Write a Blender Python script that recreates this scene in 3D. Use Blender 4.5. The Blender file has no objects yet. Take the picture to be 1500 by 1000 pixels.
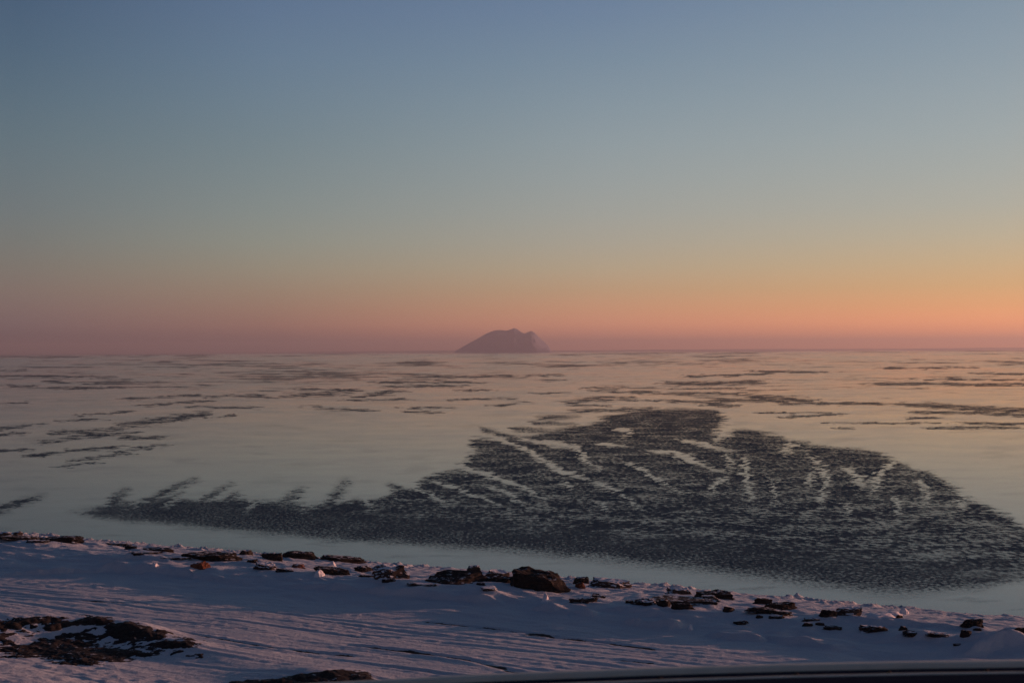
import bpy, bmesh, math, random
import numpy as np
from mathutils import Vector, Matrix

scene = bpy.context.scene
COL = scene.collection

# ------------------------------------------------------------------ camera
F = 2083.0                       # focal length in pixels of a 1500 px wide frame (50 mm lens, 36 mm film)
CAMZ = 10.0
cam_d = bpy.data.cameras.new('camera')
cam = bpy.data.objects.new('camera', cam_d)
COL.objects.link(cam)
cam_d.lens = 50.0
cam_d.sensor_width = 36.0
cam_d.clip_start = 0.05
cam_d.clip_end = 80000.0
PITCH, ROLL = 15.0 / F, -0.0050
R_cam = Matrix.Rotation(math.pi / 2 + PITCH, 3, 'X') @ Matrix.Rotation(ROLL, 3, 'Z')
cam.matrix_world = Matrix.Translation((0, 0, CAMZ)) @ R_cam.to_4x4()
cam_d.dof.use_dof = True
cam_d.dof.focus_distance = 70.0
cam_d.dof.aperture_fstop = 8.0
scene.camera = cam
RN = np.array(R_cam)


def ray(px, py):
    px, py = np.asarray(px, float), np.asarray(py, float)
    v = np.stack([(px - 750) / F, -(py - 500) / F, -np.ones_like(px)], -1)
    return v @ RN.T


# ------------------------------------------------------------------ colour helpers
def lin(c):
    c = np.asarray(c, float) / 255.0
    return np.where(c <= 0.04045, c / 12.92, ((c + 0.055) / 1.055) ** 2.4)


# ------------------------------------------------------------------ sky, sun, exposure
SUN_AZ, SUN_EL = math.radians(76), math.radians(5.0)
world = bpy.data.worlds.new('World')
scene.world = world
world.use_nodes = True
wt = world.node_tree
wt.nodes.clear()
HZ = 516.0
OUT = [(19, (66, 90, 120)), (26, (44, 66, 96)), (40, (26, 46, 74)), (65, (19, 38, 64)), (90, (16, 34, 60))]
YS = [0, 100, 200, 300, 360, 400, 440, 480, 514]
STRIPS = [
    (-0.327, -720, [(72, 95, 122), (84, 107, 126), (98, 116, 126), (110, 119, 122), (119, 119, 114), (125, 115, 107), (127, 107, 103), (116, 96, 99), (98, 85, 92)]),
    (-0.170, -360, [(92, 115, 145), (102, 125, 146), (113, 131, 140), (128, 138, 137), (139, 140, 129), (146, 134, 117), (147, 121, 106), (139, 106, 101), (115, 92, 96)]),
    (0.0623, 130, [(104, 127, 157), (120, 141, 158), (138, 153, 160), (153, 158, 154), (165, 158, 143), (175, 156, 129), (183, 143, 112), (184, 128, 109), (166, 114, 106)]),
    (0.327, 720, [(127, 147, 165), (142, 158, 168), (157, 167, 168), (172, 171, 159), (189, 172, 143), (202, 168, 126), (213, 160, 112), (221, 146, 112), (212, 138, 110)]),
]


HAZE_DENSITY, HAZE_TOP, HAZE_HALF = 1.2 / 14000, 245.0, 33000.0
AIR = {-720: (.160, .110, .120), -360: (.185, .125, .130), 130: (.230, .145, .140), 720: (.36, .20, .17)}


def delin(c):
    c = np.clip(np.asarray(c, float), 0, 4)
    return np.where(c <= 0.0031308, c * 12.92, 1.055 * c ** (1 / 2.4) - 0.055) * 255.0


def strip_stops(dx, cols):
    """the open sky behind the haze that gives the seen colour once the haze lies in front of it"""
    pts = []
    for y, c in zip(YS, cols):
        g = 0.3 * c[0] + 0.59 * c[1] + 0.11 * c[2]
        c = tuple(g + (v - g) * 0.92 for v in c)
        t = (HZ - y) / math.hypot(F, dx)
        T = math.exp(-HAZE_DENSITY * min(HAZE_HALF, (HAZE_TOP - CAMZ) / max(t, 1e-5)))
        T = max(T, 0.2)
        c = delin(np.maximum((lin(c) - np.array(AIR[dx]) * (1 - T)) / T, 0.03))
        pts.append((max(0.0, math.sin(math.atan(t))), c))
    pts.sort()
    top = pts[-1][1]
    for el, c in OUT:
        k = math.exp(-(el - 14) / 12.0)
        c2 = [c[i] * (1 - k) + top[i] * k * 0.93 for i in range(3)]
        pts.append((math.sin(math.radians(el)), c2))
    return pts


def raw_stops(lst):
    return [(math.sin(math.radians(e)), c) for e, c in lst]


LEFT_END = raw_stops([(0, (72, 76, 96)), (3, (86, 82, 100)), (6, (106, 92, 104)), (10, (100, 98, 112)), (16, (70, 88, 114)), (30, (40, 60, 88)), (60, (20, 40, 66)), (90, (16, 34, 60))])
RIGHT_END = raw_stops([(0, (245, 150, 92)), (3, (255, 172, 104)), (6, (240, 186, 126)), (10, (208, 188, 158)), (16, (150, 166, 172)), (30, (70, 94, 120)), (60, (28, 50, 76)), (90, (16, 34, 60))])


def smooth_resample(pts, n=30):
    p = np.array([q[0] for q in pts]); c = lin([q[1] for q in pts])
    # denser stops low down, smoothed so that no band edge shows
    tt = np.linspace(0, 1, 2000) ** 2
    out = np.stack([np.interp(tt, p, c[:, i]) for i in range(3)], -1)
    k = np.hanning(121); k /= k.sum()
    pad = np.pad(out, ((60, 60), (0, 0)), mode='edge')
    sm = np.stack([np.convolve(pad[:, i], k, 'valid') for i in range(3)], -1)
    idx = np.linspace(0, 1999, n).astype(int)
    return [(tt[i], sm[i]) for i in idx]


def wnode(t, **kw):
    n = wt.nodes.new(t)
    for k, v in kw.items():
        setattr(n, k, v)
    return n


tc = wnode('ShaderNodeTexCoord')
sep = wnode('ShaderNodeSeparateXYZ')
wt.links.new(tc.outputs['Generated'], sep.inputs[0])


def wmath(op, a, b=None):
    n = wnode('ShaderNodeMath', operation=op)
    for i, v in enumerate((a, b)):
        if v is None:
            continue
        if isinstance(v, (int, float)):
            n.inputs[i].default_value = v
        else:
            wt.links.new(v, n.inputs[i])
    return n.outputs[0]


hor = wmath('SQRT', wmath('ADD', wmath('MULTIPLY', sep.outputs[0], sep.outputs[0]), wmath('MULTIPLY', sep.outputs[1], sep.outputs[1])))
sinaz = wmath('DIVIDE', sep.outputs[0], wmath('MAXIMUM', hor, 1e-4))
zup = wmath('MAXIMUM', sep.outputs[2], 0.0)
rt = wmath('SQRT', zup)          # ramp position = sqrt(sin elevation)


def wramp(pts):
    n = wnode('ShaderNodeValToRGB')
    cr = n.color_ramp
    cr.interpolation = 'LINEAR'
    st = smooth_resample(pts)
    while len(cr.elements) < len(st):
        cr.elements.new(0.5)
    for e, (p, c) in zip(cr.elements, st):
        e.position = math.sqrt(p)
        e.color = (c[0] / 2, c[1] / 2, c[2] / 2, 1)
    wt.links.new(rt, n.inputs[0])
    return n.outputs[0]


chain = [(-1.0, wramp(LEFT_END))] + [(s, wramp(strip_stops(dx, c))) for s, dx, c in STRIPS] + [(0.95, wramp(RIGHT_END))]
cur = chain[0][1]
for (a, _), (b, col) in zip(chain[:-1], chain[1:]):
    mr = wnode('ShaderNodeMapRange')
    mr.inputs['From Min'].default_value = a
    mr.inputs['From Max'].default_value = b
    wt.links.new(sinaz, mr.inputs['Value'])
    mx = wnode('ShaderNodeMix', data_type='RGBA')
    wt.links.new(mr.outputs[0], mx.inputs['Factor'])
    wt.links.new(cur, mx.inputs['A'])
    wt.links.new(col, mx.inputs['B'])
    cur = mx.outputs['Result']
# away from the sunset (behind the camera) the sky is the dim blue-grey of the far side
mr = wnode('ShaderNodeMapRange', interpolation_type='SMOOTHSTEP')
mr.inputs['From Min'].default_value = 0.25
mr.inputs['From Max'].default_value = -0.6
mr.inputs['To Max'].default_value = 0.9
wt.links.new(wmath('DIVIDE', sep.outputs[1], wmath('MAXIMUM', hor, 1e-4)), mr.inputs['Value'])
mx = wnode('ShaderNodeMix', data_type='RGBA')
wt.links.new(mr.outputs[0], mx.inputs['Factor'])
wt.links.new(cur, mx.inputs['A'])
wt.links.new(chain[0][1], mx.inputs['B'])
cur = mx.outputs['Result']
bg = wnode('ShaderNodeBackground')
bg.inputs['Strength'].default_value = 2.0
wt.links.new(cur, bg.inputs['Color'])
wo = wnode('ShaderNodeOutputWorld')
wt.links.new(bg.outputs[0], wo.inputs['Surface'])

sun_d = bpy.data.lights.new('sun', 'SUN')
sun = bpy.data.objects.new('sun', sun_d)
COL.objects.link(sun)
sun_d.energy = 4.6
sun_d.angle = math.radians(0.5)
sun_d.color = (1.0, 0.42, 0.28)
SUN_DIR = Vector((math.sin(SUN_AZ) * math.cos(SUN_EL), math.cos(SUN_AZ) * math.cos(SUN_EL), math.sin(SUN_EL)))
sun.rotation_euler = SUN_DIR.to_track_quat('Z', 'Y').to_euler()

scene.view_settings.view_transform = 'Standard'
scene.view_settings.look = 'None'
scene.view_settings.exposure = 0.0
scene.view_settings.gamma = 1.0
scene.render.engine = 'CYCLES'
scene.cycles.use_denoising = True
scene.cycles.volume_bounces = 0
scene.cycles.max_bounces = 6
scene.render.dither_intensity = 1.5


# ------------------------------------------------------------------ numpy noise
def _hash(ix, iy, seed):
    h = (ix.astype(np.int64) * 374761393 + iy.astype(np.int64) * 668265263 + seed * 974634221) & 0xFFFFFFFF
    h = ((h ^ (h >> 13)) * 1274126177) & 0xFFFFFFFF
    h = ((h ^ (h >> 16)) * 2246822519) & 0xFFFFFFFF
    h = h ^ (h >> 15)
    return (h & 0xFFFFFF) / float(0xFFFFFF)


def gnoise(x, y, seed=0):
    """gradient noise, about -1..1"""
    x, y = np.asarray(x, float), np.asarray(y, float)
    x0, y0 = np.floor(x), np.floor(y)
    fx, fy = x - x0, y - y0
    u = fx * fx * fx * (fx * (fx * 6 - 15) + 10)
    v = fy * fy * fy * (fy * (fy * 6 - 15) + 10)

    def g(dx, dy):
        a = _hash(x0 + dx, y0 + dy, seed) * 2 * math.pi
        return np.cos(a) * (fx - dx) + np.sin(a) * (fy - dy)
    a = g(0, 0) * (1 - u) + g(1, 0) * u
    b = g(0, 1) * (1 - u) + g(1, 1) * u
    return (a * (1 - v) + b * v) * 1.5


def fbm(x, y, seed=0, octv=4, gain=0.5):
    s, a, t = 0, 1.0, 0
    for i in range(octv):
        s = s + a * gnoise(x * 2 ** i + 17.3 * i, y * 2 ** i - 9.1 * i, seed + i)
        t += a
        a *= gain
    return s / t


def sstep(a, b, x):
    t = np.clip((x - a) / (b - a), 0, 1)
    return t * t * (3 - 2 * t)


def seg_dist(px, py, pts, ys=1.0):
    """distance to a polyline, and the fraction along it"""
    best = np.full(np.shape(px), 1e9); frac = np.zeros(np.shape(px)); side = np.zeros(np.shape(px))
    n = len(pts) - 1
    for i in range(n):
        ax, ay = pts[i][0], pts[i][1] * ys
        bx, by = pts[i + 1][0], pts[i + 1][1] * ys
        dx, dy = bx - ax, by - ay
        L2 = dx * dx + dy * dy + 1e-9
        t = np.clip(((px - ax) * dx + (py * ys - ay) * dy) / L2, 0, 1)
        ex, ey = px - ax - t * dx, py * ys - ay - t * dy
        d = np.sqrt(ex * ex + ey * ey)
        m = d < best
        best = np.where(m, d, best)
        frac = np.where(m, (i + t) / n, frac)
        side = np.where(m, np.sign(dx * ey - dy * ex), side)
    return best, frac, side


def poly_sd(px, py, poly, ys=1.0):
    """signed distance, positive inside"""
    inside = np.zeros(np.shape(px), bool)
    n = len(poly)
    j = n - 1
    for i in range(n):
        xi, yi = poly[i]; xj, yj = poly[j]
        c = ((yi > py) != (yj > py)) & (px < (xj - xi) * (py - yi) / (yj - yi + 1e-12) + xi)
        inside ^= c
        j = i
    d, _, _ = seg_dist(px, py, list(poly) + [poly[0]], ys)
    return np.where(inside, d, -d)


# ------------------------------------------------------------------ mesh helpers
def link(name, me, mat=None, parent=None):
    o = bpy.data.objects.new(name, me)
    COL.objects.link(o)
    if mat:
        me.materials.append(mat)
    if parent:
        o.parent = parent
    return o


def grid_mesh(name, P, keep=None):
    """P: (rows, cols, 3) -> smooth quad mesh"""
    r, c = P.shape[:2]
    idx = np.arange(r * c).reshape(r, c)
    q = np.stack([idx[:-1, :-1], idx[:-1, 1:], idx[1:, 1:], idx[1:, :-1]], -1).reshape(-1, 4)
    if keep is not None:
        q = q[keep.reshape(-1)]
    me = bpy.data.meshes.new(name)
    me.vertices.add(r * c)
    me.vertices.foreach_set('co', P.reshape(-1).astype(np.float32))
    me.loops.add(q.size)
    me.loops.foreach_set('vertex_index', q.reshape(-1).astype(np.int32))
    me.polygons.add(len(q))
    me.polygons.foreach_set('loop_start', np.arange(0, q.size, 4, dtype=np.int32))
    me.polygons.foreach_set('use_smooth', np.ones(len(q), bool))
    me.update(calc_edges=True)
    me.validate()
    return me


def set_attr(me, name, v):
    a = me.attributes.new(name, 'FLOAT', 'POINT')
    a.data.foreach_set('value', np.ascontiguousarray(v, dtype=np.float32).reshape(-1))


def tag(o, label, cat, group=None):
    o['label'] = label
    o['category'] = cat
    if group:
        o['group'] = group
    return o


# ------------------------------------------------------------------ materials
class NT:
    def __init__(self, name):
        self.m = bpy.data.materials.new(name)
        self.m.use_nodes = True
        self.t = self.m.node_tree
        self.t.nodes.clear()
        self.out = self.n('ShaderNodeOutputMaterial')

    def n(self, t, **kw):
        nd = self.t.nodes.new(t)
        for k, v in kw.items():
            setattr(nd, k, v)
        return nd

    def put(self, sock, v):
        if isinstance(v, bpy.types.NodeSocket):
            self.t.links.new(v, sock)
        elif v is not None:
            sock.default_value = v

    def math(self, op, a, b=None, clamp=False):
        nd = self.n('ShaderNodeMath', operation=op, use_clamp=clamp)
        self.put(nd.inputs[0], a)
        self.put(nd.inputs[1], b)
        return nd.outputs[0]

    def attr(self, name):
        return self.n('ShaderNodeAttribute', attribute_name=name).outputs['Fac']

    def pos(self, scale=(1, 1, 1), rot=0.0):
        g = self.n('ShaderNodeNewGeometry')
        mp = self.n('ShaderNodeMapping')
        mp.inputs['Scale'].default_value = scale
        mp.inputs['Rotation'].default_value = (0, 0, rot)
        self.t.links.new(g.outputs['Position'], mp.inputs['Vector'])
        return mp.outputs[0]

    def objpos(self):
        return self.n('ShaderNodeTexCoord').outputs['Object']

    def noise(self, vec, scale, detail=3, rough=0.5):
        nd = self.n('ShaderNodeTexNoise')
        nd.inputs['Scale'].default_value = scale
        nd.inputs['Detail'].default_value = detail
        nd.inputs['Roughness'].default_value = rough
        self.put(nd.inputs['Vector'], vec)
        return nd.outputs['Fac']

    def rng(self, v, a, b, c=0.0, d=1.0, smooth=True):
        nd = self.n('ShaderNodeMapRange')
        nd.interpolation_type = 'SMOOTHSTEP' if smooth else 'LINEAR'
        self.put(nd.inputs['Value'], v)
        for k, x in zip(('From Min', 'From Max', 'To Min', 'To Max'), (a, b, c, d)):
            self.put(nd.inputs[k], x)
        return nd.outputs[0]

    def mixc(self, f, a, b):
        nd = self.n('ShaderNodeMix', data_type='RGBA')
        self.put(nd.inputs['Factor'], f)
        self.put(nd.inputs['A'], a if isinstance(a, bpy.types.NodeSocket) else (*a, 1))
        self.put(nd.inputs['B'], b if isinstance(b, bpy.types.NodeSocket) else (*b, 1))
        return nd.outputs['Result']

    def bump(self, h, strength=1.0, dist=0.1, normal=None):
        nd = self.n('ShaderNodeBump')
        self.put(nd.inputs['Strength'], strength)
        self.put(nd.inputs['Distance'], dist)
        self.put(nd.inputs['Height'], h)
        if normal is not None:
            self.put(nd.inputs['Normal'], normal)
        return nd.outputs[0]

    def bsdf(self, color, rough=0.5, normal=None, ior=1.45, spec=0.5, metallic=0.0):
        nd = self.n('ShaderNodeBsdfPrincipled')
        self.put(nd.inputs['Base Color'], color if isinstance(color, bpy.types.NodeSocket) else (*color, 1))
        self.put(nd.inputs['Roughness'], rough)
        self.put(nd.inputs['IOR'], ior)
        self.put(nd.inputs['Specular IOR Level'], spec)
        self.put(nd.inputs['Metallic'], metallic)
        if normal is not None:
            self.put(nd.inputs['Normal'], normal)
        return nd.outputs[0]

    def mixs(self, f, a, b):
        nd = self.n('ShaderNodeMixShader')
        self.put(nd.inputs[0], f)
        self.put(nd.inputs[1], a)
        self.put(nd.inputs[2], b)
        return nd.outputs[0]

    def done(self, s):
        self.t.links.new(s, self.out.inputs['Surface'])
        return self.m


SHORE_ROT = math.atan2(27, 48)     # turns the along-shore direction onto x
SNOW = (0.62, 0.70, 0.77)


def mat_snow():
    k = NT('wind_packed_snow')
    p = k.pos()
    ps = k.pos((0.35, 1.6, 1.0), SHORE_ROT)
    fine = k.noise(p, 9.0, 4, 0.65)
    streak = k.noise(ps, 3.0, 4, 0.6)
    h = k.math('ADD', k.math('MULTIPLY', fine, 0.6), k.math('MULTIPLY', streak, 0.8))
    nrm = k.bump(h, 0.7, 0.075)
    bare = k.attr('bare')
    br = k.noise(p, 14.0, 5, 0.7)
    f = k.rng(k.math('ADD', bare, k.math('MULTIPLY', k.math('SUBTRACT', br, 0.5), 0.9)), 0.42, 0.62)
    tint = k.mixc(k.noise(ps, 1.1, 3), (0.48, 0.55, 0.61), (0.57, 0.63, 0.68))
    dirt = k.mixc(k.noise(p, 30, 3), (0.022, 0.020, 0.020), (0.07, 0.06, 0.055))
    c = k.mixc(f, tint, dirt)
    return k.done(k.bsdf(c, 0.62, nrm, 1.31, 0.3))


def mat_rock(name, dark, light, snow_lo=0.86):
    k = NT(name)
    p = k.pos()
    o = k.objpos()
    n1 = k.noise(o, 7.0, 5, 0.65)
    strata = k.noise(k.pos((1.2, 1.2, 9.0)), 2.2, 4, 0.6)
    col = k.mixc(k.rng(k.math('ADD', k.math('MULTIPLY', n1, 0.6), k.math('MULTIPLY', strata, 0.4)), 0.35, 0.68), dark, light)
    g = k.n('ShaderNodeNewGeometry')
    s = k.n('ShaderNodeSeparateXYZ')
    k.t.links.new(g.outputs['Normal'], s.inputs[0])
    nz = k.math('ADD', s.outputs[2], k.math('MULTIPLY', k.math('SUBTRACT', k.noise(p, 5.0, 5, 0.7), 0.5), 0.9))
    sn = k.rng(nz, snow_lo, snow_lo + 0.12)
    c = k.mixc(sn, col, SNOW)
    h = k.math('ADD', k.noise(p, 24.0, 5, 0.7), strata)
    return k.done(k.bsdf(c, 0.8, k.bump(h, 0.7, 0.04), 1.45, 0.25))


def mat_plain(name, col, rough=0.6, spec=0.4, bump=0.0, scale=20, metallic=0.0):
    k = NT(name)
    p = k.pos()
    n = k.noise(p, scale, 4)
    c = k.mixc(n, tuple(x * 0.8 for x in col), tuple(min(1, x * 1.2) for x in col))
    nrm = k.bump(n, bump, 0.02) if bump else None
    return k.done(k.bsdf(c, rough, nrm, 1.45, spec, metallic))


def mat_sea():
    k = NT('young_ice_and_rippled_water')
    M = k.attr('ripple')
    p = k.pos((1.0, 1.0, 1.0), SHORE_ROT * 0.3)
    fleck = k.noise(k.pos((0.85, 0.5, 1.0)), 3.0, 3, 0.65)
    fleck2 = k.noise(p, 0.30, 4, 0.6)
    nz = k.math('ADD', k.math('MULTIPLY', k.math('SUBTRACT', fleck, 0.5), 2.6), k.math('MULTIPLY', k.math('SUBTRACT', fleck2, 0.5), 1.5))
    fac = k.rng(k.math('ADD', M, k.math('MULTIPLY', nz, k.rng(M, 0.0, 0.35, 0.0, 1.0))), 0.22, 1.12)
    grain = k.noise(k.pos((1.0, 0.6, 1.0)), 5.5, 2, 0.6)
    fac2 = k.rng(k.math('ADD', M, k.math('MULTIPLY', k.math('SUBTRACT', grain, 0.5), k.rng(M, 0.0, 0.5, 0.0, 2.4))), 0.0, 0.95, smooth=False)
    gm = k.attr('grain')
    fac = k.math('ADD', k.math('MULTIPLY', fac, k.math('SUBTRACT', 1.0, gm)), k.math('MULTIPLY', fac2, gm))
    fac = k.math('MAXIMUM', fac, k.math('MULTIPLY', M, 0.48))
    # rippled open water: dim sky reflection put into a matte dark base, small wavelets
    w = k.noise(k.pos((1.0, 1.25, 1.0)), 2.3, 3, 0.5)
    wn = k.bump(w, 1.0, 0.04)
    water = k.bsdf((0.055, 0.10, 0.13), 0.4, wn, 1.33, 0.0001)
    # thin grey ice: smooth, a little milky
    iw = k.noise(k.pos((0.25, 1.0, 1.0), SHORE_ROT), 1.6, 4, 0.6)
    inn = k.bump(iw, 0.15, 0.012)
    ice = k.bsdf(k.mixc(k.noise(k.pos((0.04, 0.02, 1)), 1.0, 4), (0.10, 0.115, 0.115), (0.16, 0.175, 0.17)), k.rng(k.attr('frost'), 0.1, 0.9, 0.105, 0.14, smooth=False), inn, 1.31, 0.40)
    return k.done(k.mixs(fac, ice, water))


M_SNOW = mat_snow()
M_SEA = mat_sea()
M_ROCK = mat_rock('dark_shore_rock', (0.009, 0.008, 0.009), (0.034, 0.029, 0.028))
M_DARK = mat_rock('bare_dark_rock', (0.009, 0.008, 0.009), (0.036, 0.030, 0.028), 0.97)
M_SNOWY = mat_rock('snow_dusted_rock', (0.022, 0.018, 0.018), (0.085, 0.065, 0.058), 0.62)
M_RED = mat_rock('rusty_rock', (0.07, 0.026, 0.016), (0.21, 0.08, 0.045), 0.9)
M_EARTH = mat_rock('bare_tundra', (0.008, 0.008, 0.009), (0.040, 0.034, 0.032), 1.05)
M_LUMP = mat_plain('packed_snow_lump', (0.72, 0.74, 0.78), 0.6, 0.3, 0.6, 14)

# ------------------------------------------------------------------ ground shape
# shore frame: s = metres inland from the waterline, t = metres along it (to the right)
P0 = np.array([19.0, 53.0])
TD = np.array([48.0, -27.0]) / math.hypot(48, 27)
SD = np.array([-27.0, -48.0]) / math.hypot(48, 27)
PROF_S = [-8, -2, -0.3, 0.4, 1.6, 3, 6, 8, 9.8, 11.2, 12.6, 14, 15, 17, 20, 25, 28, 32, 40, 46, 50, 57, 64, 80]
PROF_Z = [-1.6, -0.7, -0.12, 0.12, 0.29, 0.50, 0.88, 1.15, 1.30, 1.25, 1.06, 0.95, 0.94, 0.98, 1.06, 1.17, 1.36, 2.0, 4.0, 6.2, 7.8, 8.05, 8.4, 8.8]
_ss = np.linspace(-8, 80, 1761)
_zz = np.interp(_ss, PROF_S, PROF_Z)
_k = np.hanning(33); _k /= _k.sum()
_zz = np.convolve(np.pad(_zz, 16, mode='edge'), _k, 'valid')


def to_st(x, y):
    dx, dy = x - P0[0], y - P0[1]
    return dx * SD[0] + dy * SD[1], dx * TD[0] + dy * TD[1]


def base_h(x, y):
    s, t = to_st(x, y)
    wob = 0.5 * gnoise(t / 11.0, s * 0 + 3.3, 5) + 0.25 * gnoise(t / 3.1, s * 0 + 1.7, 6)
    s2 = s + wob * sstep(10, -1, s) + 0.6 * gnoise(t / 9.0, 0.2 + s / 40, 8) * sstep(6, 11, s) * sstep(30, 24, s)
    return np.interp(s2, _ss, _zz)


def hit(px, py, hf=base_h):
    d = ray(px, py)
    d = d / np.linalg.norm(d, axis=-1, keepdims=True)
    lo, hi = 2.0, 160.0
    ts = np.linspace(12, 140, 1600)
    x, y, z = d[0] * ts, d[1] * ts, CAMZ + d[2] * ts
    below = np.nonzero(z < hf(x, y))[0]
    i = below[0] if len(below) else len(ts) - 1
    a, b = ts[max(i - 1, 0)], ts[i]
    for _ in range(30):
        m = 0.5 * (a + b)
        if CAMZ + d[2] * m < hf(np.array(d[0] * m), np.array(d[1] * m)):
            b = m
        else:
            a = m
    return np.array([d[0] * b, d[1] * b, CAMZ + d[2] * b])


# wind-cut drift ledges (crest lines), tyre ruts
LEDGES = [
    ([(-40, 846), (30, 842), (95, 838), (170, 832), (250, 837), (330, 849), (400, 856)], 0.17),
    ([(120, 826), (200, 820), (262, 828)], 0.12),
    ([(370, 858), (500, 865), (600, 873), (700, 880), (748, 885)], 0.18),
    ([(300, 842), (380, 846), (470, 855), (560, 862)], 0.10),
    ([(640, 868), (760, 878), (850, 884)], 0.10),
    ([(760, 891), (830, 899), (885, 905)], 0.17),
    ([(880, 893), (960, 902), (1060, 910)], 0.10),
    ([(900, 911), (960, 918), (1014, 923)], 0.17),
    ([(1020, 917), (1110, 926), (1200, 930)], 0.10),
    ([(1030, 930), (1080, 935), (1130, 941)], 0.15),
    ([(1110, 932), (1180, 943), (1245, 956)], 0.18),
    ([(1280, 930), (1370, 938), (1450, 945), (1540, 950)], 0.14),
    ([(1180, 905), (1290, 914), (1400, 922), (1500, 934)], 0.10),
    ([(1395, 962), (1440, 950), (1475, 946), (1540, 945)], 0.22),
]
RUTS = [
    ([(36, 871), (110, 879), (192, 886)], 0.07, 0.75),
    ([(30, 864), (140, 874), (232, 888)], 0.05, 0.55),
    ([(243, 926), (300, 933), (390, 948)], 0.08, 0.8),
    ([(370, 946), (440, 953), (525, 961)], 0.08, 0.85),
    ([(490, 942), (600, 954), (680, 966), (756, 981)], 0.09, 0.95),
    ([(613, 909), (680, 915), (752, 923)], 0.07, 0.9),
    ([(690, 917), (740, 922), (800, 929), (816, 932)], 0.07, 0.95),
    ([(760, 927), (820, 933), (880, 939), (975, 954)], 0.09, 1.05),
    ([(738, 980), (772, 986)], 0.09, 1.0),
    ([(905, 968), (960, 972)], 0.07, 0.8),
    ([(300, 905), (420, 918), (560, 934)], 0.06, 0.45),
    ([(330, 895), (460, 908), (620, 926)], 0.05, 0.42),
    ([(560, 975), (640, 983)], 0.07, 0.5),
    ([(215, 905), (300, 914), (400, 926)], 0.05, 0.45),
]
RUTS = [(a, b * 1.25, c * 1.25) for a, b, c in RUTS]
TRACKS = [(15.9, .03), (17.5, .035), (17.0, .03), (18.6, .03), (18.9, .045), (20.5, .045), (20.1, .03), (21.7, .03), (22.0, .04), (23.6, .04), (23.9, .03), (25.4, .03)]   # pairs of old wheel tracks
LEDGE_W = [([tuple(hit(a, b)[:2]) for a, b in pl], A) for pl, A in LEDGES]
RUT_W = [([tuple(hit(a, b)[:2]) for a, b in pl], w, st) for pl, w, st in RUTS]

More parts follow.
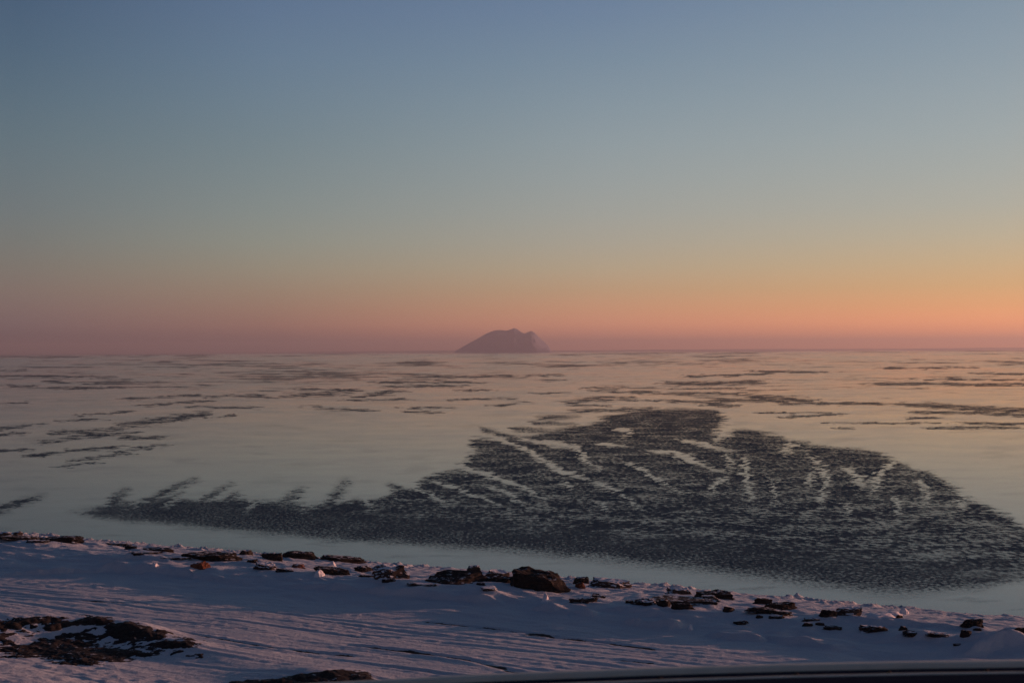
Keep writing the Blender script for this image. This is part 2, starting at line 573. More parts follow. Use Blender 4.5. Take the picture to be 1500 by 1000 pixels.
# px, py of the foot, pixel width, pixel height, style, seed, label
ROCKS = [
    (6, 789, 20, 11, 'snowy', 'snow dusted stone at the left edge of the shore bank'),
    (25, 788, 16, 8, 'snowy', 'small reddish brown stone just right of the leftmost shore stone'),
    (28, 796, 66, 8, 'slab', 'long dark slab lying against the left edge of the photo'),
    (88, 797, 66, 12, 'slab', 'jagged dark slab with snow dip, next to the leftmost long slab'),
    (55, 799, 34, 4, 'flat', 'thin dark strip of stone in front of the two leftmost slabs'),
    (169, 801, 44, 5, 'flat', 'thin flat dark slab alone on snow behind the curved pink drift'),
    (191, 808, 18, 5, 'flat', 'small dark stone on the crest of the curved pink drift'),
    (228, 810, 48, 7, 'slab', 'dark low slab right of the curved pink drift'),
    (208, 816, 54, 4, 'flat', 'thin dark ledge of stone under the low slab by the pink drift'),
    (200, 821, 24, 4, 'flat', 'tiny flat dark stone in front of the curved pink drift'),
    (266, 799, 34, 9, 'boulder', 'rounded dark boulder standing at the water edge above the wide slab'),
    (228, 797, 40, 7, 'snowy', 'snow covered hump of rock left of the rounded waterside boulder'),
    (306, 822, 88, 15, 'slab', 'widest dark slab of the left group with overhanging top'),
    (255, 825, 48, 4, 'flat', 'thin dark stone left of the rusty red boulder'),
    (293, 837, 27, 13, 'red', 'rusty red boulder with a sunlit right face'),
    (359, 814, 20, 8, 'boulder', 'small dark stone just right of the widest left slab'),
    (370, 825, 22, 6, 'boulder', 'small dark stone above the brown snow topped rock'),
    (388, 836, 36, 10, 'snowy', 'brown snow topped rock beside the small dark stone, left of centre'),
    (398, 823, 30, 13, 'slab', 'blocky dark rock at the left end of the dark rock row'),
    (440, 823, 52, 13, 'slab', 'thick dark rock in the middle of the dark rock row'),
    (498, 826, 74, 12, 'slab', 'long dark rock tapering right, right end of the dark rock row'),
    (436, 833, 24, 6, 'red', 'small red brown stone in front of the thick dark rock'),
    (486, 844, 52, 13, 'slab', 'grey brown slab with ragged right end below the dark rock row'),
    (418, 843, 28, 5, 'flat', 'thin dark stone lying low in front of the brown snow topped rock'),
    (532, 839, 26, 9, 'boulder', 'dark stone left of the pair of snowy boulders'),
    (553, 844, 16, 5, 'flat', 'tiny dark stone tucked at the foot of the upper snowy boulder'),
    (536, 849, 26, 4, 'flat', 'thin dark stone left of the lower snowy boulder'),
    (567, 839, 46, 13, 'snowy', 'upper of the two snowy boulders, behind the other'),
    (575, 858, 54, 21, 'snowy', 'lower and larger of the two snowy boulders, with a lit right side'),
    (571, 862, 24, 5, 'flat', 'low stone at the foot of the larger snowy boulder'),
    (618, 868, 44, 4, 'flat', 'thin dark stone in open snow left of the pointed dark slab'),
    (664, 861, 96, 17, 'wedge', 'pointed dark slab lying left of the biggest block'),
    (695, 848, 24, 15, 'snowy', 'upright snow capped rock behind the pointed dark slab'),
    (727, 850, 38, 14, 'snowy', 'snow capped rock between the upright rock and the biggest block'),
    (733, 858, 36, 11, 'slab', 'dark slab touching the left foot of the biggest block'),
    (704, 864, 14, 4, 'flat', 'tiny stone below the tip of the pointed dark slab'),
    (717, 875, 24, 6, 'snowy', 'low snowy stone in the hollow below the biggest block'),
    (790, 864, 84, 38, 'block', 'biggest dark block of rock on the shore with a flat sloping top'),
    (851, 858, 24, 11, 'boulder', 'dark rock above the brown stone, right of the biggest block'),
    (850, 864, 15, 9, 'red', 'brown stone wedged beside the snow cone right of the biggest block'),
    (892, 863, 64, 16, 'snowyslab', 'long snow streaked rock right of the biggest block'),
    (873, 873, 12, 4, 'flat', 'upper of two tiny stones right of the upright lit snow lump'),
    (878, 878, 18, 4, 'flat', 'lower of two tiny stones right of the upright lit snow lump'),
    (855, 888, 40, 7, 'flat', 'thin dark slab in snow below the two tiny stones'),
    (922, 888, 13, 4, 'flat', 'tiny dark stone left of the wide layered outcrop'),
    (985, 888, 126, 14, 'slab', 'wide layered dark slab, longest of the right of centre outcrop'),
    (995, 874, 40, 11, 'snowyslab', 'snow topped dark block behind the wide layered slab'),
    (1047, 879, 58, 13, 'slab', 'dark slab behind the right end of the wide layered slab'),
    (1040, 884, 32, 7, 'boulder', 'dark stone between the wide layered slab and the slab behind its right end'),
    (949, 896, 30, 9, 'boulder', 'dark stone at the front left of the wide layered slab'),
    (972, 897, 20, 11, 'boulder', 'rounded dark stone under the middle of the wide layered slab'),
    (1001, 899, 34, 10, 'slab', 'flat topped dark stone with lit right end in front of the wide layered slab'),
    (1040, 889, 22, 5, 'flat', 'thin dark stone off the right end of the wide layered slab'),
    (1068, 901, 18, 8, 'boulder', 'gravelly dark stone alone right of the wide layered slab'),
    (1117, 887, 28, 10, 'slab', 'dark block on top of the stepped right hand outcrop'),
    (1144, 896, 46, 12, 'slab', 'dark slab forming the right step of the stepped outcrop'),
    (1127, 906, 66, 9, 'slab', 'long dark slab at the foot of the stepped outcrop'),
    (1087, 918, 26, 6, 'boulder', 'low dark stone in pink snow below the stepped outcrop'),
    (1113, 911, 12, 4, 'flat', 'left of two tiny stones under the stepped outcrop'),
    (1138, 911, 24, 4, 'flat', 'right of two tiny stones under the stepped outcrop'),
    (1188, 913, 28, 4, 'flat', 'thin dark stone below the two joined brown rocks'),
    (1183, 922, 15, 5, 'flat', 'small dark stone left in a row of three below the thin stone'),
    (1202, 920, 14, 4, 'flat', 'small dark stone middle in a row of three below the thin stone'),
    (1220, 925, 26, 5, 'flat', 'small dark stone right in a row of three below the thin stone'),
    (1214, 909, 26, 11, 'slab', 'left and lower of the two joined brown rocks'),
    (1245, 906, 36, 13, 'snowyslab', 'right and taller of the two joined brown rocks with lit end'),
    (1317, 913, 12, 4, 'flat', 'tiny stone beneath the bright lit lump of snow'),
    (1281, 928, 40, 10, 'boulder', 'low dark heap shaped stone in snow near the right edge drifts'),
    (1324, 927, 15, 6, 'boulder', 'small rounded stone right of the low heap shaped stone'),
    (1336, 938, 26, 7, 'boulder', 'low stone left of the thin slab near the bottom right'),
    (1374, 940, 36, 5, 'flat', 'thin dark slab near the bottom right drifts'),
    (1425, 925, 34, 12, 'slab', 'dark knobbly rock by the water near the right edge'),
    (1432, 929, 12, 4, 'flat', 'tiny stone under the knobbly rock near the right edge'),
    (1416, 943, 17, 9, 'boulder', 'small dark stone with a lit tip above the last drift'),
    (1503, 931, 32, 11, 'slab', 'dark rock cut off by the right edge of the photo'),
    (1402, 951, 12, 3, 'flat', 'tiny stone left of the last drift at the bottom right'),
]
LUMPS = [   # lit lumps of ice or packed snow
    (799, 884, 13, 13, 'tall', 'upright lump of packed snow glowing in low sun below the biggest block'),
    (1012, 923, 8, 9, 'tall', 'small upright snow lump at the tip of a drift below the wide outcrop'),
    (1325, 899, 12, 9, 'round', 'bright sunlit lump of ice near the shore on the right'),
    (487, 829, 12, 8, 'tall', 'pale pointed snow lump in front of the long tapering rock'),
    (467, 848, 15, 9, 'round', 'pale snow lump on the drift below the grey brown slab'),
    (1304, 902, 38, 6, 'round', 'snow covered lump just left of the bright sunlit ice'),
    (1291, 911, 40, 6, 'round', 'low rounded snow hump between the joined brown rocks and the bright ice'),
    (226, 834, 10, 5, 'round', 'tiny sunlit snow lump left of the rusty red boulder'),
]


def local_grid(x, y):
    return x, y


ROCK_P = [hit(r[0], r[1]) for r in ROCKS]
LUMP_P = [hit(r[0], r[1]) for r in LUMPS]
MOUND_C = [  # humps under the bare ground: px, py, along radius, across radius, height
    (50, 925, 2.0, 1.2, 0.34), (138, 926, 1.6, 1.1, 0.36), (208, 932, 1.2, 0.9, 0.34), (262, 948, 1.2, 0.8, 0.2), (0, 930, 2.0, 1.5, 0.22),
    (-60, 935, 2.2, 1.8, 0.3), (470, 993, 1.7, 0.9, 0.26), (390, 998, 1.6, 0.9, 0.12), (330, 962, 2.0, 0.7, 0.10),
]
MOUND_W = [(hit(a, b), ra, rb, h) for a, b, ra, rb, h in MOUND_C]


def ground_h(x, y, detail=True):
    x, y = np.asarray(x, float), np.asarray(y, float)
    s, t = to_st(x, y)
    z = base_h(x, y)
    for pl, A in LEDGE_W:
        xs = [q[0] for q in pl]; ys_ = [q[1] for q in pl]
        m = (x > min(xs) - 4) & (x < max(xs) + 4) & (y > min(ys_) - 5) & (y < max(ys_) + 5)
        if not m.any():
            continue
        xm, ym = x[m], y[m]
        wx = xm + 0.25 * gnoise(xm / 1.3, ym / 1.3, 21) + 0.10 * gnoise(xm / 0.4, ym / 0.4, 22)
        wy = ym + 0.25 * gnoise(xm / 1.3 + 9, ym / 1.3, 23) + 0.10 * gnoise(xm / 0.4 + 7, ym / 0.4, 24)
        d, fr, side = seg_dist(wx, wy, pl)
        end = sstep(0.0, 0.25, fr) * sstep(1.0, 0.75, fr)
        far = np.exp(-d / 0.55)
        near = np.exp(-(d / 0.16) ** 2)
        z[m] = z[m] + 1.35 * A * end * np.where(side > 0, far, near) * (0.8 + 0.5 * gnoise(xm / 0.9, ym / 0.9, 25))
    for c, ra, rb, h in MOUND_W:
        dx, dy = x - c[0], y - c[1]
        a = (dx * TD[0] + dy * TD[1]) / ra; b = (dx * SD[0] + dy * SD[1]) / rb
        z = z + h * np.exp(-(a * a + b * b))
    for (r, p) in zip(ROCKS, ROCK_P):
        w = r[2] * p[1] / F
        m = (np.abs(x - p[0]) < 2.2 * w + 0.8) & (np.abs(y - p[1]) < 1.6 * w + 0.8)
        if not m.any():
            continue
        dx, dy = x[m] - p[0], y[m] - p[1] - 0.25 * w
        hh = min(0.04 + 0.04 * w, 0.10)
        # snow banked round the foot, with a tail blown along the shore
        tail = np.where(dx < 0, 1.9, 1.0)
        e = (dx / (0.75 * w * tail + 0.12)) ** 2 + (dy / (0.5 * w + 0.15)) ** 2
        z[m] = z[m] + hh * np.exp(-e)
    if not detail:
        return z
    land = sstep(-0.2, 0.8, s)
    road = sstep(13.8, 15.2, s) * sstep(30, 26, s)
    bank = sstep(0.0, 0.6, s) * sstep(6.0, 2.0, s)
    warp = 0.8 * gnoise(t / 5, s / 3, 31)
    # sastrugi along the shore, crumbly rim of ice and snow at the water, trodden road
    z = z + land * (1 - 0.55 * road) * 0.10 * fbm(t / 4.2, (s + warp) / 1.05, 32, 4, 0.5) * sstep(-0.5, 2, s)
    z = z + land * 0.10 * fbm(t / 9.0, s / 4.0, 33, 2)
    z = z + 0.09 * sstep(7.5, 9.5, s) * sstep(15.5, 13.5, s) * fbm(t / 2.6, (s + warp) / 0.85, 67, 4, 0.5)
    lump = fbm(t / 0.9, s / 0.7, 34, 4, 0.6)
    z = z + bank * sstep(0.1, 1.0, s) * (0.35 + 1.1 * sstep(-0.3, 0.5, fbm(t / 3.5, s / 2.0, 49, 2))) * (0.24 * np.maximum(lump, -0.1) + 0.13 * fbm(t / 0.30, s / 0.24, 48, 3, 0.7) + 0.07 * np.abs(fbm(t / 0.3, s / 0.3, 35, 2)))
    z = z + 0.065 * sstep(1, 4, s) * sstep(14, 9, s) * fbm(t / 0.55, s / 0.4, 36, 3)
    z = z + road * (0.020 * fbm(t / 9.0, s / 0.26, 37, 3, 0.6) + 0.030 * fbm(t / 0.34, s / 0.19, 38, 3, 0.75) * (0.5 + 0.9 * sstep(-0.2, 0.4, fbm(t / 7.0, s / 1.0, 47, 2))))
    z = z + sstep(25.5, 27.5, s) * sstep(45, 34, s) * 0.085 * fbm(t / 0.75, s / 0.45, 39, 5, 0.65)
    for i, (s0, dep) in enumerate(TRACKS):
        sk = s0 + 0.35 * gnoise(t / 17, t * 0 + 0.37 * (i // 2), 91) + 0.03 * t * ((i // 2) % 3 - 1)
        d = np.abs(s - sk)
        z = z + road * 0.5 * dep * (0.4 + 0.9 * sstep(-0.5, 0.4, gnoise(t / 6.0, t * 0 + i * 1.7, 92))) * (-np.exp(-(d / 0.10) ** 2) + 0.55 * np.exp(-((d - 0.24) / 0.09) ** 2))
    for pl, w, st in RUT_W:
        xs = [q[0] for q in pl]; ys_ = [q[1] for q in pl]
        m = (x > min(xs) - 1) & (x < max(xs) + 1) & (y > min(ys_) - 1) & (y < max(ys_) + 1)
        if m.any():
            d, fr, _ = seg_dist(x[m], y[m], pl)
            end = sstep(0.0, 0.12, fr) * sstep(1.0, 0.88, fr)
            z[m] = z[m] + end * st * (-0.045 * np.exp(-(d / w) ** 2) + 0.02 * np.exp(-((d - 2.2 * w) / w) ** 2))
    return z


def bare_mask(x, y):
    s, t = to_st(x, y)
    b = np.zeros(x.shape)
    for pl, w, st in RUT_W:
        xs = [q[0] for q in pl]; ys_ = [q[1] for q in pl]
        m = (x > min(xs) - 1) & (x < max(xs) + 1) & (y > min(ys_) - 1) & (y < max(ys_) + 1)
        if m.any():
            d, fr, _ = seg_dist(x[m] + 0.05 * gnoise(t[m] / 0.5, s[m], 41), y[m] + 0.05 * gnoise(t[m] / 0.7, s[m], 42), pl)
            end = sstep(0.0, 0.10, fr) * sstep(1.0, 0.9, fr)
            b[m] = np.maximum(b[m], st * end * np.exp(-(d / (w * 1.1)) ** 2) * (0.8 + 0.4 * gnoise(t[m] / 1.2, s[m] / 0.3, 43)))
    road = sstep(14.3, 15.6, s) * sstep(28, 26, s)
    th = fbm(t / 6.0, s / 0.13, 44, 3, 0.6)
    b = np.maximum(b, road * 0.60 * sstep(0.22, 0.58, th))
    return np.clip(b, 0, 1.2)


ts_f = np.concatenate([np.arange(-90, -62, 1.0), np.arange(-62, 22, 0.085), np.arange(22, 60, 1.0)])
ss_f = np.concatenate([np.arange(-8, -1.2, 0.6), np.arange(-1.2, 30.5, 0.075), np.arange(30.5, 80, 0.7)])
TT, SS = np.meshgrid(ts_f, ss_f)
GX = P0[0] + TT * TD[0] + SS * SD[0]
GY = P0[1] + TT * TD[1] + SS * SD[1]
GZ = ground_h(GX, GY)
GB = bare_mask(GX, GY)


def final_h(x, y):
    return ground_h(np.atleast_1d(np.array(x, float)), np.atleast_1d(np.array(y, float)))


def land_piece(name, s0, s1):
    i0, i1 = np.searchsorted(ss_f, s0), np.searchsorted(ss_f, s1)
    sl = slice(i0, min(i1 + 1, len(ss_f)))
    P = np.stack([GX[sl], GY[sl], GZ[sl]], -1)[::-1]
    me = grid_mesh(name, P)
    set_attr(me, 'bare', GB[sl][::-1])
    o = link(name, me, M_SNOW)
    o['kind'] = 'structure'
    return o


land_piece('shore', -8.1, 14.0)
land_piece('road', 14.0, 26.6)
land_piece('snow_ground', 26.6, 81)

# ------------------------------------------------------------------ the sea
FAN = [(100, 750), (160, 736), (240, 729), (300, 731), (350, 729), (420, 733), (470, 736), (520, 734), (560, 726), (600, 712), (640, 692), (668, 686), (684, 668), (690, 645),
       (712, 634), (740, 640), (790, 634), (850, 622), (885, 610), (930, 600), (985, 597), (1050, 600), (1064, 612), (1050, 640), (1082, 627), (1140, 636), (1165, 645), (1220, 655), (1275, 658),
       (1310, 672), (1360, 690), (1390, 705), (1420, 730), (1460, 745), (1500, 768), (1570, 795), (1660, 850), (1500, 852), (1440, 864), (1380, 870), (1330, 876), (1270, 873),
       (1200, 864), (1100, 851), (1000, 839), (900, 828), (800, 818), (700, 809), (600, 802), (500, 795), (400, 786), (300, 776), (200, 767), (140, 762)]
FINGERS = [  # dark strokes: points, half width px
    ([(150, 752), (168, 735), (182, 718)], 7), ([(190, 748), (240, 722), (286, 703)], 6), ([(225, 745), (265, 722)], 5), ([(290, 738), (337, 709)], 5),
    ([(315, 742), (345, 724)], 6), ([(405, 745), (438, 719)], 8), ([(478, 742), (508, 706)], 8), ([(572, 712), (604, 727), (640, 748)], 6), ([(520, 735), (560, 750)], 7),
    ([(0, 745), (30, 737), (58, 728)], 7), ([(-30, 752), (10, 748)], 7),
    ([(703, 629), (745, 640), (800, 655)], 5), ([(755, 629), (812, 633)], 5), ([(790, 613), (845, 611)], 5), ([(782, 620), (838, 622)], 4),
]
STREAKS = [  # light strokes inside the dark fan
    ([(690, 630), (703, 636), (746, 650), (773, 661), (796, 676), (822, 690), (849, 699), (887, 712), (905, 720)], 3.6),
    ([(655, 680), (668, 682), (706, 693), (731, 703), (758, 712), (781, 722), (798, 737), (819, 756)], 3.4),
    ([(630, 704), (665, 714), (682, 722), (720, 735), (750, 752)], 2.6), ([(712, 711), (746, 726), (775, 745)], 2.2),
    ([(838, 650), (855, 671), (872, 688)], 3.0), ([(820, 705), (840, 718)], 2.2), ([(874, 735), (893, 750)], 2.2), ([(790, 648), (845, 655)], 5.0), ([(760, 643), (800, 650)], 3.0),
    ([(876, 651), (912, 653)], 3.0), ([(900, 630), (925, 631), (908, 642)], 3.0), ([(994, 645), (1022, 650), (1041, 655), (1080, 664)], 3.4),
    ([(1074, 620), (1062, 636), (1045, 650)], 3.6), ([(946, 661), (986, 663), (1009, 673), (1028, 682), (1056, 692)], 3.0), ([(985, 668), (1010, 668)], 4.0),
    ([(1064, 698), (1043, 714), (1036, 731)], 3.0), ([(1090, 668), (1091, 691), (1094, 712), (1104, 746)], 4.0), ([(918, 676), (937, 688), (965, 703), (994, 724)], 2.2),
    ([(878, 709), (903, 720), (925, 737), (942, 752)], 2.2), ([(1156, 648), (1150, 668)], 4.0), ([(1180, 662), (1201, 684), (1212, 704), (1207, 718), (1198, 731), (1204, 742), (1174, 758)], 3.2),
    ([(1236, 685), (1254, 698), (1262, 716)], 4.4), ([(1308, 676), (1288, 692), (1279, 712), (1283, 728)], 4.4), ([(1350, 702), (1356, 740)], 4.6), ([(1408, 728), (1400, 752)], 4.6),
    ([(1064, 664), (1072, 690)], 3.0), ([(590, 705), (620, 722), (660, 742)], 3.0), ([(530, 728), (545, 745)], 3.0), ([(455, 730), (445, 752)], 3.0), ([(372, 730), (360, 752)], 3.0),
    ([(262, 728), (240, 745)], 3.0), ([(205, 728), (190, 748)], 3.0), ([(1190, 690), (1180, 720)], 3), ([(1130, 700), (1135, 740)], 2.5), ([(1240, 735), (1236, 765)], 3), ([(1310, 725), (1318, 760)], 3.5),
]
PATCHES = [  # dark wind-rippled patches further out: points, half height px
    ([(-10, 631), (45, 623)], 3), ([(-10, 639), (25, 635)], 2.2), ([(-10, 662), (38, 659)], 3), ([(85, 635), (160, 631), (230, 616), (298, 606)], 4.2), ([(185, 622), (250, 616), (292, 607)], 5),
    ([(60, 650), (100, 643), (190, 635)], 3), ([(55, 668), (100, 662), (165, 655)], 2.4), ([(105, 675), (150, 670), (190, 660), (235, 652)], 2), ([(180, 642), (235, 642)], 3.4), ([(85, 685), (135, 678)], 1.2),
    ([(110, 610), (190, 603)], 1.4), ([(90, 617), (140, 615)], 1.2), ([(185, 585), (280, 580)], 1.8), ([(215, 595), (300, 588)], 1.6), ([(300, 582), (340, 580)], 1.8), ([(290, 597), (370, 598)], 2.0),
    ([(432, 580), (500, 577)], 4.5), ([(440, 571), (520, 572)], 1.8), ([(360, 580), (400, 583)], 2.2), ([(455, 597), (535, 602)], 2), ([(310, 612), (340, 609)], 1.3), ([(-10, 592), (30, 591)], 1),
    ([(80, 570), (180, 568)], 2), ([(10, 566), (50, 566)], 1.6), ([(-10, 543), (30, 543)], 1.4), ([(0, 552), (160, 553)], 1.6), ([(70, 560), (140, 563)], 1.2),
    ([(650, 553), (745, 552)], 2.2), ([(560, 561), (690, 560)], 2.4), ([(570, 567), (680, 566)], 2.2), ([(550, 577), (580, 574)], 2.4), ([(525, 582), (560, 580)], 1.6), ([(500, 587), (590, 586)], 1.2),
    ([(603, 598), (653, 597)], 2.0), ([(590, 604), (640, 605)], 1.8), ([(660, 587), (700, 585), (748, 585)], 1.6), ([(725, 595), (762, 591)], 1.8), ([(675, 573), (720, 572)], 1.3), ([(770, 551), (820, 550)], 1.6),
    ([(800, 558), (832, 557)], 1.2), ([(870, 569), (905, 568)], 1.6), ([(788, 577), (830, 576)], 1.2), ([(835, 590), (870, 585), (905, 585)], 4.6), ([(905, 587), (960, 588)], 1.4), ([(850, 595), (885, 595)], 1.6),
    ([(845, 603), (915, 601)], 3.8), ([(918, 600), (942, 600)], 4), ([(880, 574), (960, 576)], 2.0), ([(985, 563), (1112, 561)], 4), ([(940, 577), (1080, 577)], 1.8), ([(985, 570), (1090, 570)], 1.2),
    ([(965, 588), (1040, 590), (1062, 596)], 2.4), ([(1030, 594), (1072, 595)], 1.6), ([(1280, 563), (1350, 563), (1450, 565), (1520, 563)], 2.6), ([(1360, 557), (1520, 557)], 1.3),
    ([(1060, 587), (1120, 588), (1190, 588)], 3.0), ([(1115, 583), (1170, 586)], 4.5), ([(1150, 592), (1300, 592), (1400, 596), (1520, 601)], 2.4), ([(1360, 594), (1440, 600), (1530, 603)], 5), ([(1340, 605), (1430, 606), (1520, 610)], 2.8),
    ([(1150, 612), (1225, 608)], 1.7), ([(1120, 605), (1210, 605)], 1.0), ([(1210, 620), (1300, 621), (1370, 620)], 1.3), ([(1335, 613), (1365, 613)], 1.6), ([(1370, 627), (1485, 627)], 2.4), ([(1420, 621), (1520, 622)], 2.6),
    ([(1215, 628), (1245, 628)], 1), ([(1100, 545), (1200, 546)], 1.6), ([(1010, 552), (1120, 549)], 1.8), ([(1430, 548), (1520, 549)], 1.6), ([(1290, 540), (1420, 539)], 1.2),
]


def ripple_mask(X, Y):
    d0 = Y - HZ
    # edges feather sideways, in flat shreds
    jx = 24 * fbm(X / 60, Y / 4, 51, 4, 0.6) + 10 * gnoise(X / 14, Y / 1.5, 55)
    jy = 3.0 * fbm(X / 45, Y / 6, 52, 3)
    sd = poly_sd(X + jx, Y + jy, FAN, 2.0)
    low = (768 + (X - 140) * (877 - 768) / 1190.0) - Y          # px above the lower edge
    soft = 8 + (6 + 16 * sstep(450, 900, X)) * sstep(70, 0, low)
    m = sstep(-soft * 0.7, soft * 1.6, sd + 6 * fbm(X / 40, Y / 8, 53, 4))
    m = m * (0.78 + 0.22 * sstep(0, 50, low))
    m = m * (1 - 0.15 * sstep(1150, 1450, X)) * 1.0 * (1.03 + 0.22 * fbm(X / 70, Y / 16, 64, 3) + 0.45 * sstep(720, 640, Y) * np.minimum(fbm(X / 38, Y / 7, 69, 3) + 0.12, 0.1))
    for pl, w in FINGERS:
        d, fr, _ = seg_dist(X + 0.6 * jx, Y + 0.5 * jy, pl, 1.6)
        m = np.maximum(m, 0.88 * sstep(w * 2.3, w * 0.1, d + 3.0 * fbm(X / 16, Y / 3, 54, 3)) * (1 - 0.35 * sstep(0.5, 1.0, fr)))
    for pl, w in STREAKS:
        d, fr, _ = seg_dist(X + 0.8 * jx, Y + 0.9 * jy, pl, 1.15)
        e = sstep(0, 0.12, fr) * (1 - 0.8 * sstep(0.5, 1.0, fr))
        m = m * (1 - (0.93 - 0.30 * sstep(680, 750, Y)) * np.clip(e + 0.2, 0, 1) * sstep(w * 1.35, w * 0.15, d + 3.2 * fbm(X / 13, Y / 2.2, 56, 2) - 0.6))
    brk = (0.35 + 0.35 * sstep(900, 1150, X)) + (0.65 - 0.35 * sstep(900, 1150, X)) * sstep(-0.32, 0.05, fbm(X / 34, Y / 1.5, 68, 3, 0.6))
    for pl, w in PATCHES:
        d, fr, _ = seg_dist(X + 1.2 * jx, Y, pl, 6.0 if w < 3 else 4.0)
        k = 6.0 if w < 3 else 4.0
        m = np.maximum(m, 0.95 * brk * sstep(w * k * 1.2, w * k * 0.35, d + k * (3.4 * fbm(X / 30, Y / 1.4, 57, 4, 0.65) + 0.8 * fbm(X / 70, Y / 5, 61, 2)) - 0.3 * k))
    # the far field: thin shreds, thicker towards the horizon
    far = fbm(X / 110, Y / 2.4, 58, 5, 0.62) + 0.40 * gnoise(X / 420, Y / 12, 59)
    cover = 0.07 + 0.45 * sstep(30, 105, d0) - 0.05 * sstep(14, 3, d0)
    m = np.maximum(m, 0.85 * sstep(cover, cover + 0.40, far) * sstep(130, 60, d0))
    thin = fbm(X / 75, Y / 1.3, 65, 4, 0.6) + 0.5 * gnoise(X / 300, Y / 20, 66)
    m = np.maximum(m, 0.8 * sstep(0.12, 0.6, thin) * sstep(100, 25, d0))
    # faint streaks in the smooth ice
    fa = fbm(X / 90 + 0.2 * Y / 10, Y / 9, 60, 4)
    m = np.maximum(m, 0.22 * sstep(0.1, 0.5, fa) * sstep(40, 90, d0))
    grain = sstep(75, 25, low) * sstep(-60, -10, low) * sstep(60, 200, X)
    frost = np.clip(0.5 + 1.1 * fbm(X / 160 + Y / 60, Y / 7, 62, 4, 0.6) + 0.5 * fbm(X / 40, Y / 2.5, 63, 3), 0, 1)
    return np.clip(m, 0, 1), grain, frost


def build_sea():
    cols = np.concatenate([[-30000, -12000, -6000, -3000, -1600, -900, -500, -320], np.arange(-220, 1722, 2.0), [1820, 2000, 2400, 3200, 4600, 7600, 13600, 31000]])
    rows = np.concatenate([[0.74, 1.1, 1.5, 2.0, 2.5, 3.0, 3.5], np.arange(4, 400, 1.0), [402, 408, 420, 450, 520, 700, 1100, 2300]])
    XX, DD = np.meshgrid(cols, rows)
    dist = CAMZ * F / DD
    wx = (XX - 750) / F * dist
    wy = dist
    # picture rows lean by the roll of the horizon: look the pattern up where the eye sees that point
    YY = HZ + DD - (XX - 750) * 0.0050
    M, GR, FR = ripple_mask(np.clip(XX, -400, 1900), YY)
    P = np.stack([wx, wy, np.zeros_like(wx)], -1)[::-1]
    me = grid_mesh('sea', P)
    set_attr(me, 'ripple', M[::-1])
    set_attr(me, 'grain', GR[::-1])
    set_attr(me, 'frost', FR[::-1])
    o = link('sea', me, M_SEA)
    o['kind'] = 'structure'


build_sea()

# ------------------------------------------------------------------ far land
PEAK = [(668, 512.5), (672, 511), (686, 503), (700, 495.5), (712, 488.5), (722, 484.5), (730, 483), (742, 484), (748, 482.3), (753, 480), (758, 482), (767, 488), (771, 487.2), (778, 484.5), (783, 487), (790, 494), (797, 500.5), (803, 506), (807, 512.5)]
DM = 14000.0
pk = []
for a, b in PEAK:
    v = ray(a, b); v = v / v[1]
    pk.append((v[0] * DM, max(-8.0, CAMZ + v[2] * DM)))
pk = np.array(pk)


def build_island():
    xs = np.linspace(pk[0, 0], pk[-1, 0], 260)
    yy = np.linspace(-700, 900, 120)
    X, Yq = np.meshgrid(xs, yy)
    prof = np.interp(X, pk[:, 0], pk[:, 1])
    spine = 60 * gnoise(X / 260, X * 0 + 0.4, 71)
    q = np.abs(Yq - spine) / np.where(Yq < spine, 620, 800)
    fall = np.clip(1 - q, 0, 1) ** 0.85
    gully = 1 - 0.16 * np.abs(fbm(X / 120, Yq / 260, 72, 4, 0.55)) * sstep(0.0, 0.25, q) - 0.10 * sstep(0.0, 0.3, q)
    Z = -10 + (prof + 10) * fall * gully
    me = grid_mesh('mountain_island', np.stack([X, DM + Yq, Z], -1))
    k = NT('snowy_mountain')
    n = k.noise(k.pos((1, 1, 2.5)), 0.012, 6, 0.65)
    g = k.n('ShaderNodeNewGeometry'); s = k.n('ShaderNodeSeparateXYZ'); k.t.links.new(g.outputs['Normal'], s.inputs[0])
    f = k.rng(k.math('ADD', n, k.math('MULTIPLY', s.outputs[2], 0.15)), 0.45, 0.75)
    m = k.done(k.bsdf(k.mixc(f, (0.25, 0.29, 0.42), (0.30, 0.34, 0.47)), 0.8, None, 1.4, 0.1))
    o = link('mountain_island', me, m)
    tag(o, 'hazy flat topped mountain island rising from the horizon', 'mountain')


build_island()


def build_coast():
    D = 25500.0
    xs = np.linspace(-14000, 14000, 700)
    yy = np.linspace(-500, 500, 14)
    X, Yq = np.meshgrid(xs, yy)
    h = 34 + 14 * fbm(X / 2600, X * 0 + 2.2, 81, 4)
    h = h * (0.55 + 0.45 * sstep(-5000, -1500, X))
    Z = -4 + (h + 4) * np.clip(1 - (np.abs(Yq) / 500) ** 2, 0, 1)
    me = grid_mesh('far_coast', np.stack([X, D + Yq, Z], -1))
    o = link('far_coast', me, mat_plain('far_snow_land', (0.30, 0.28, 0.30), 0.9, 0.1, 0, 0.002))
    o['kind'] = 'structure'
    o['label'] = 'low far coast along the horizon'


build_coast()

# ------------------------------------------------------------------ rocks
from mathutils import noise as mnoise


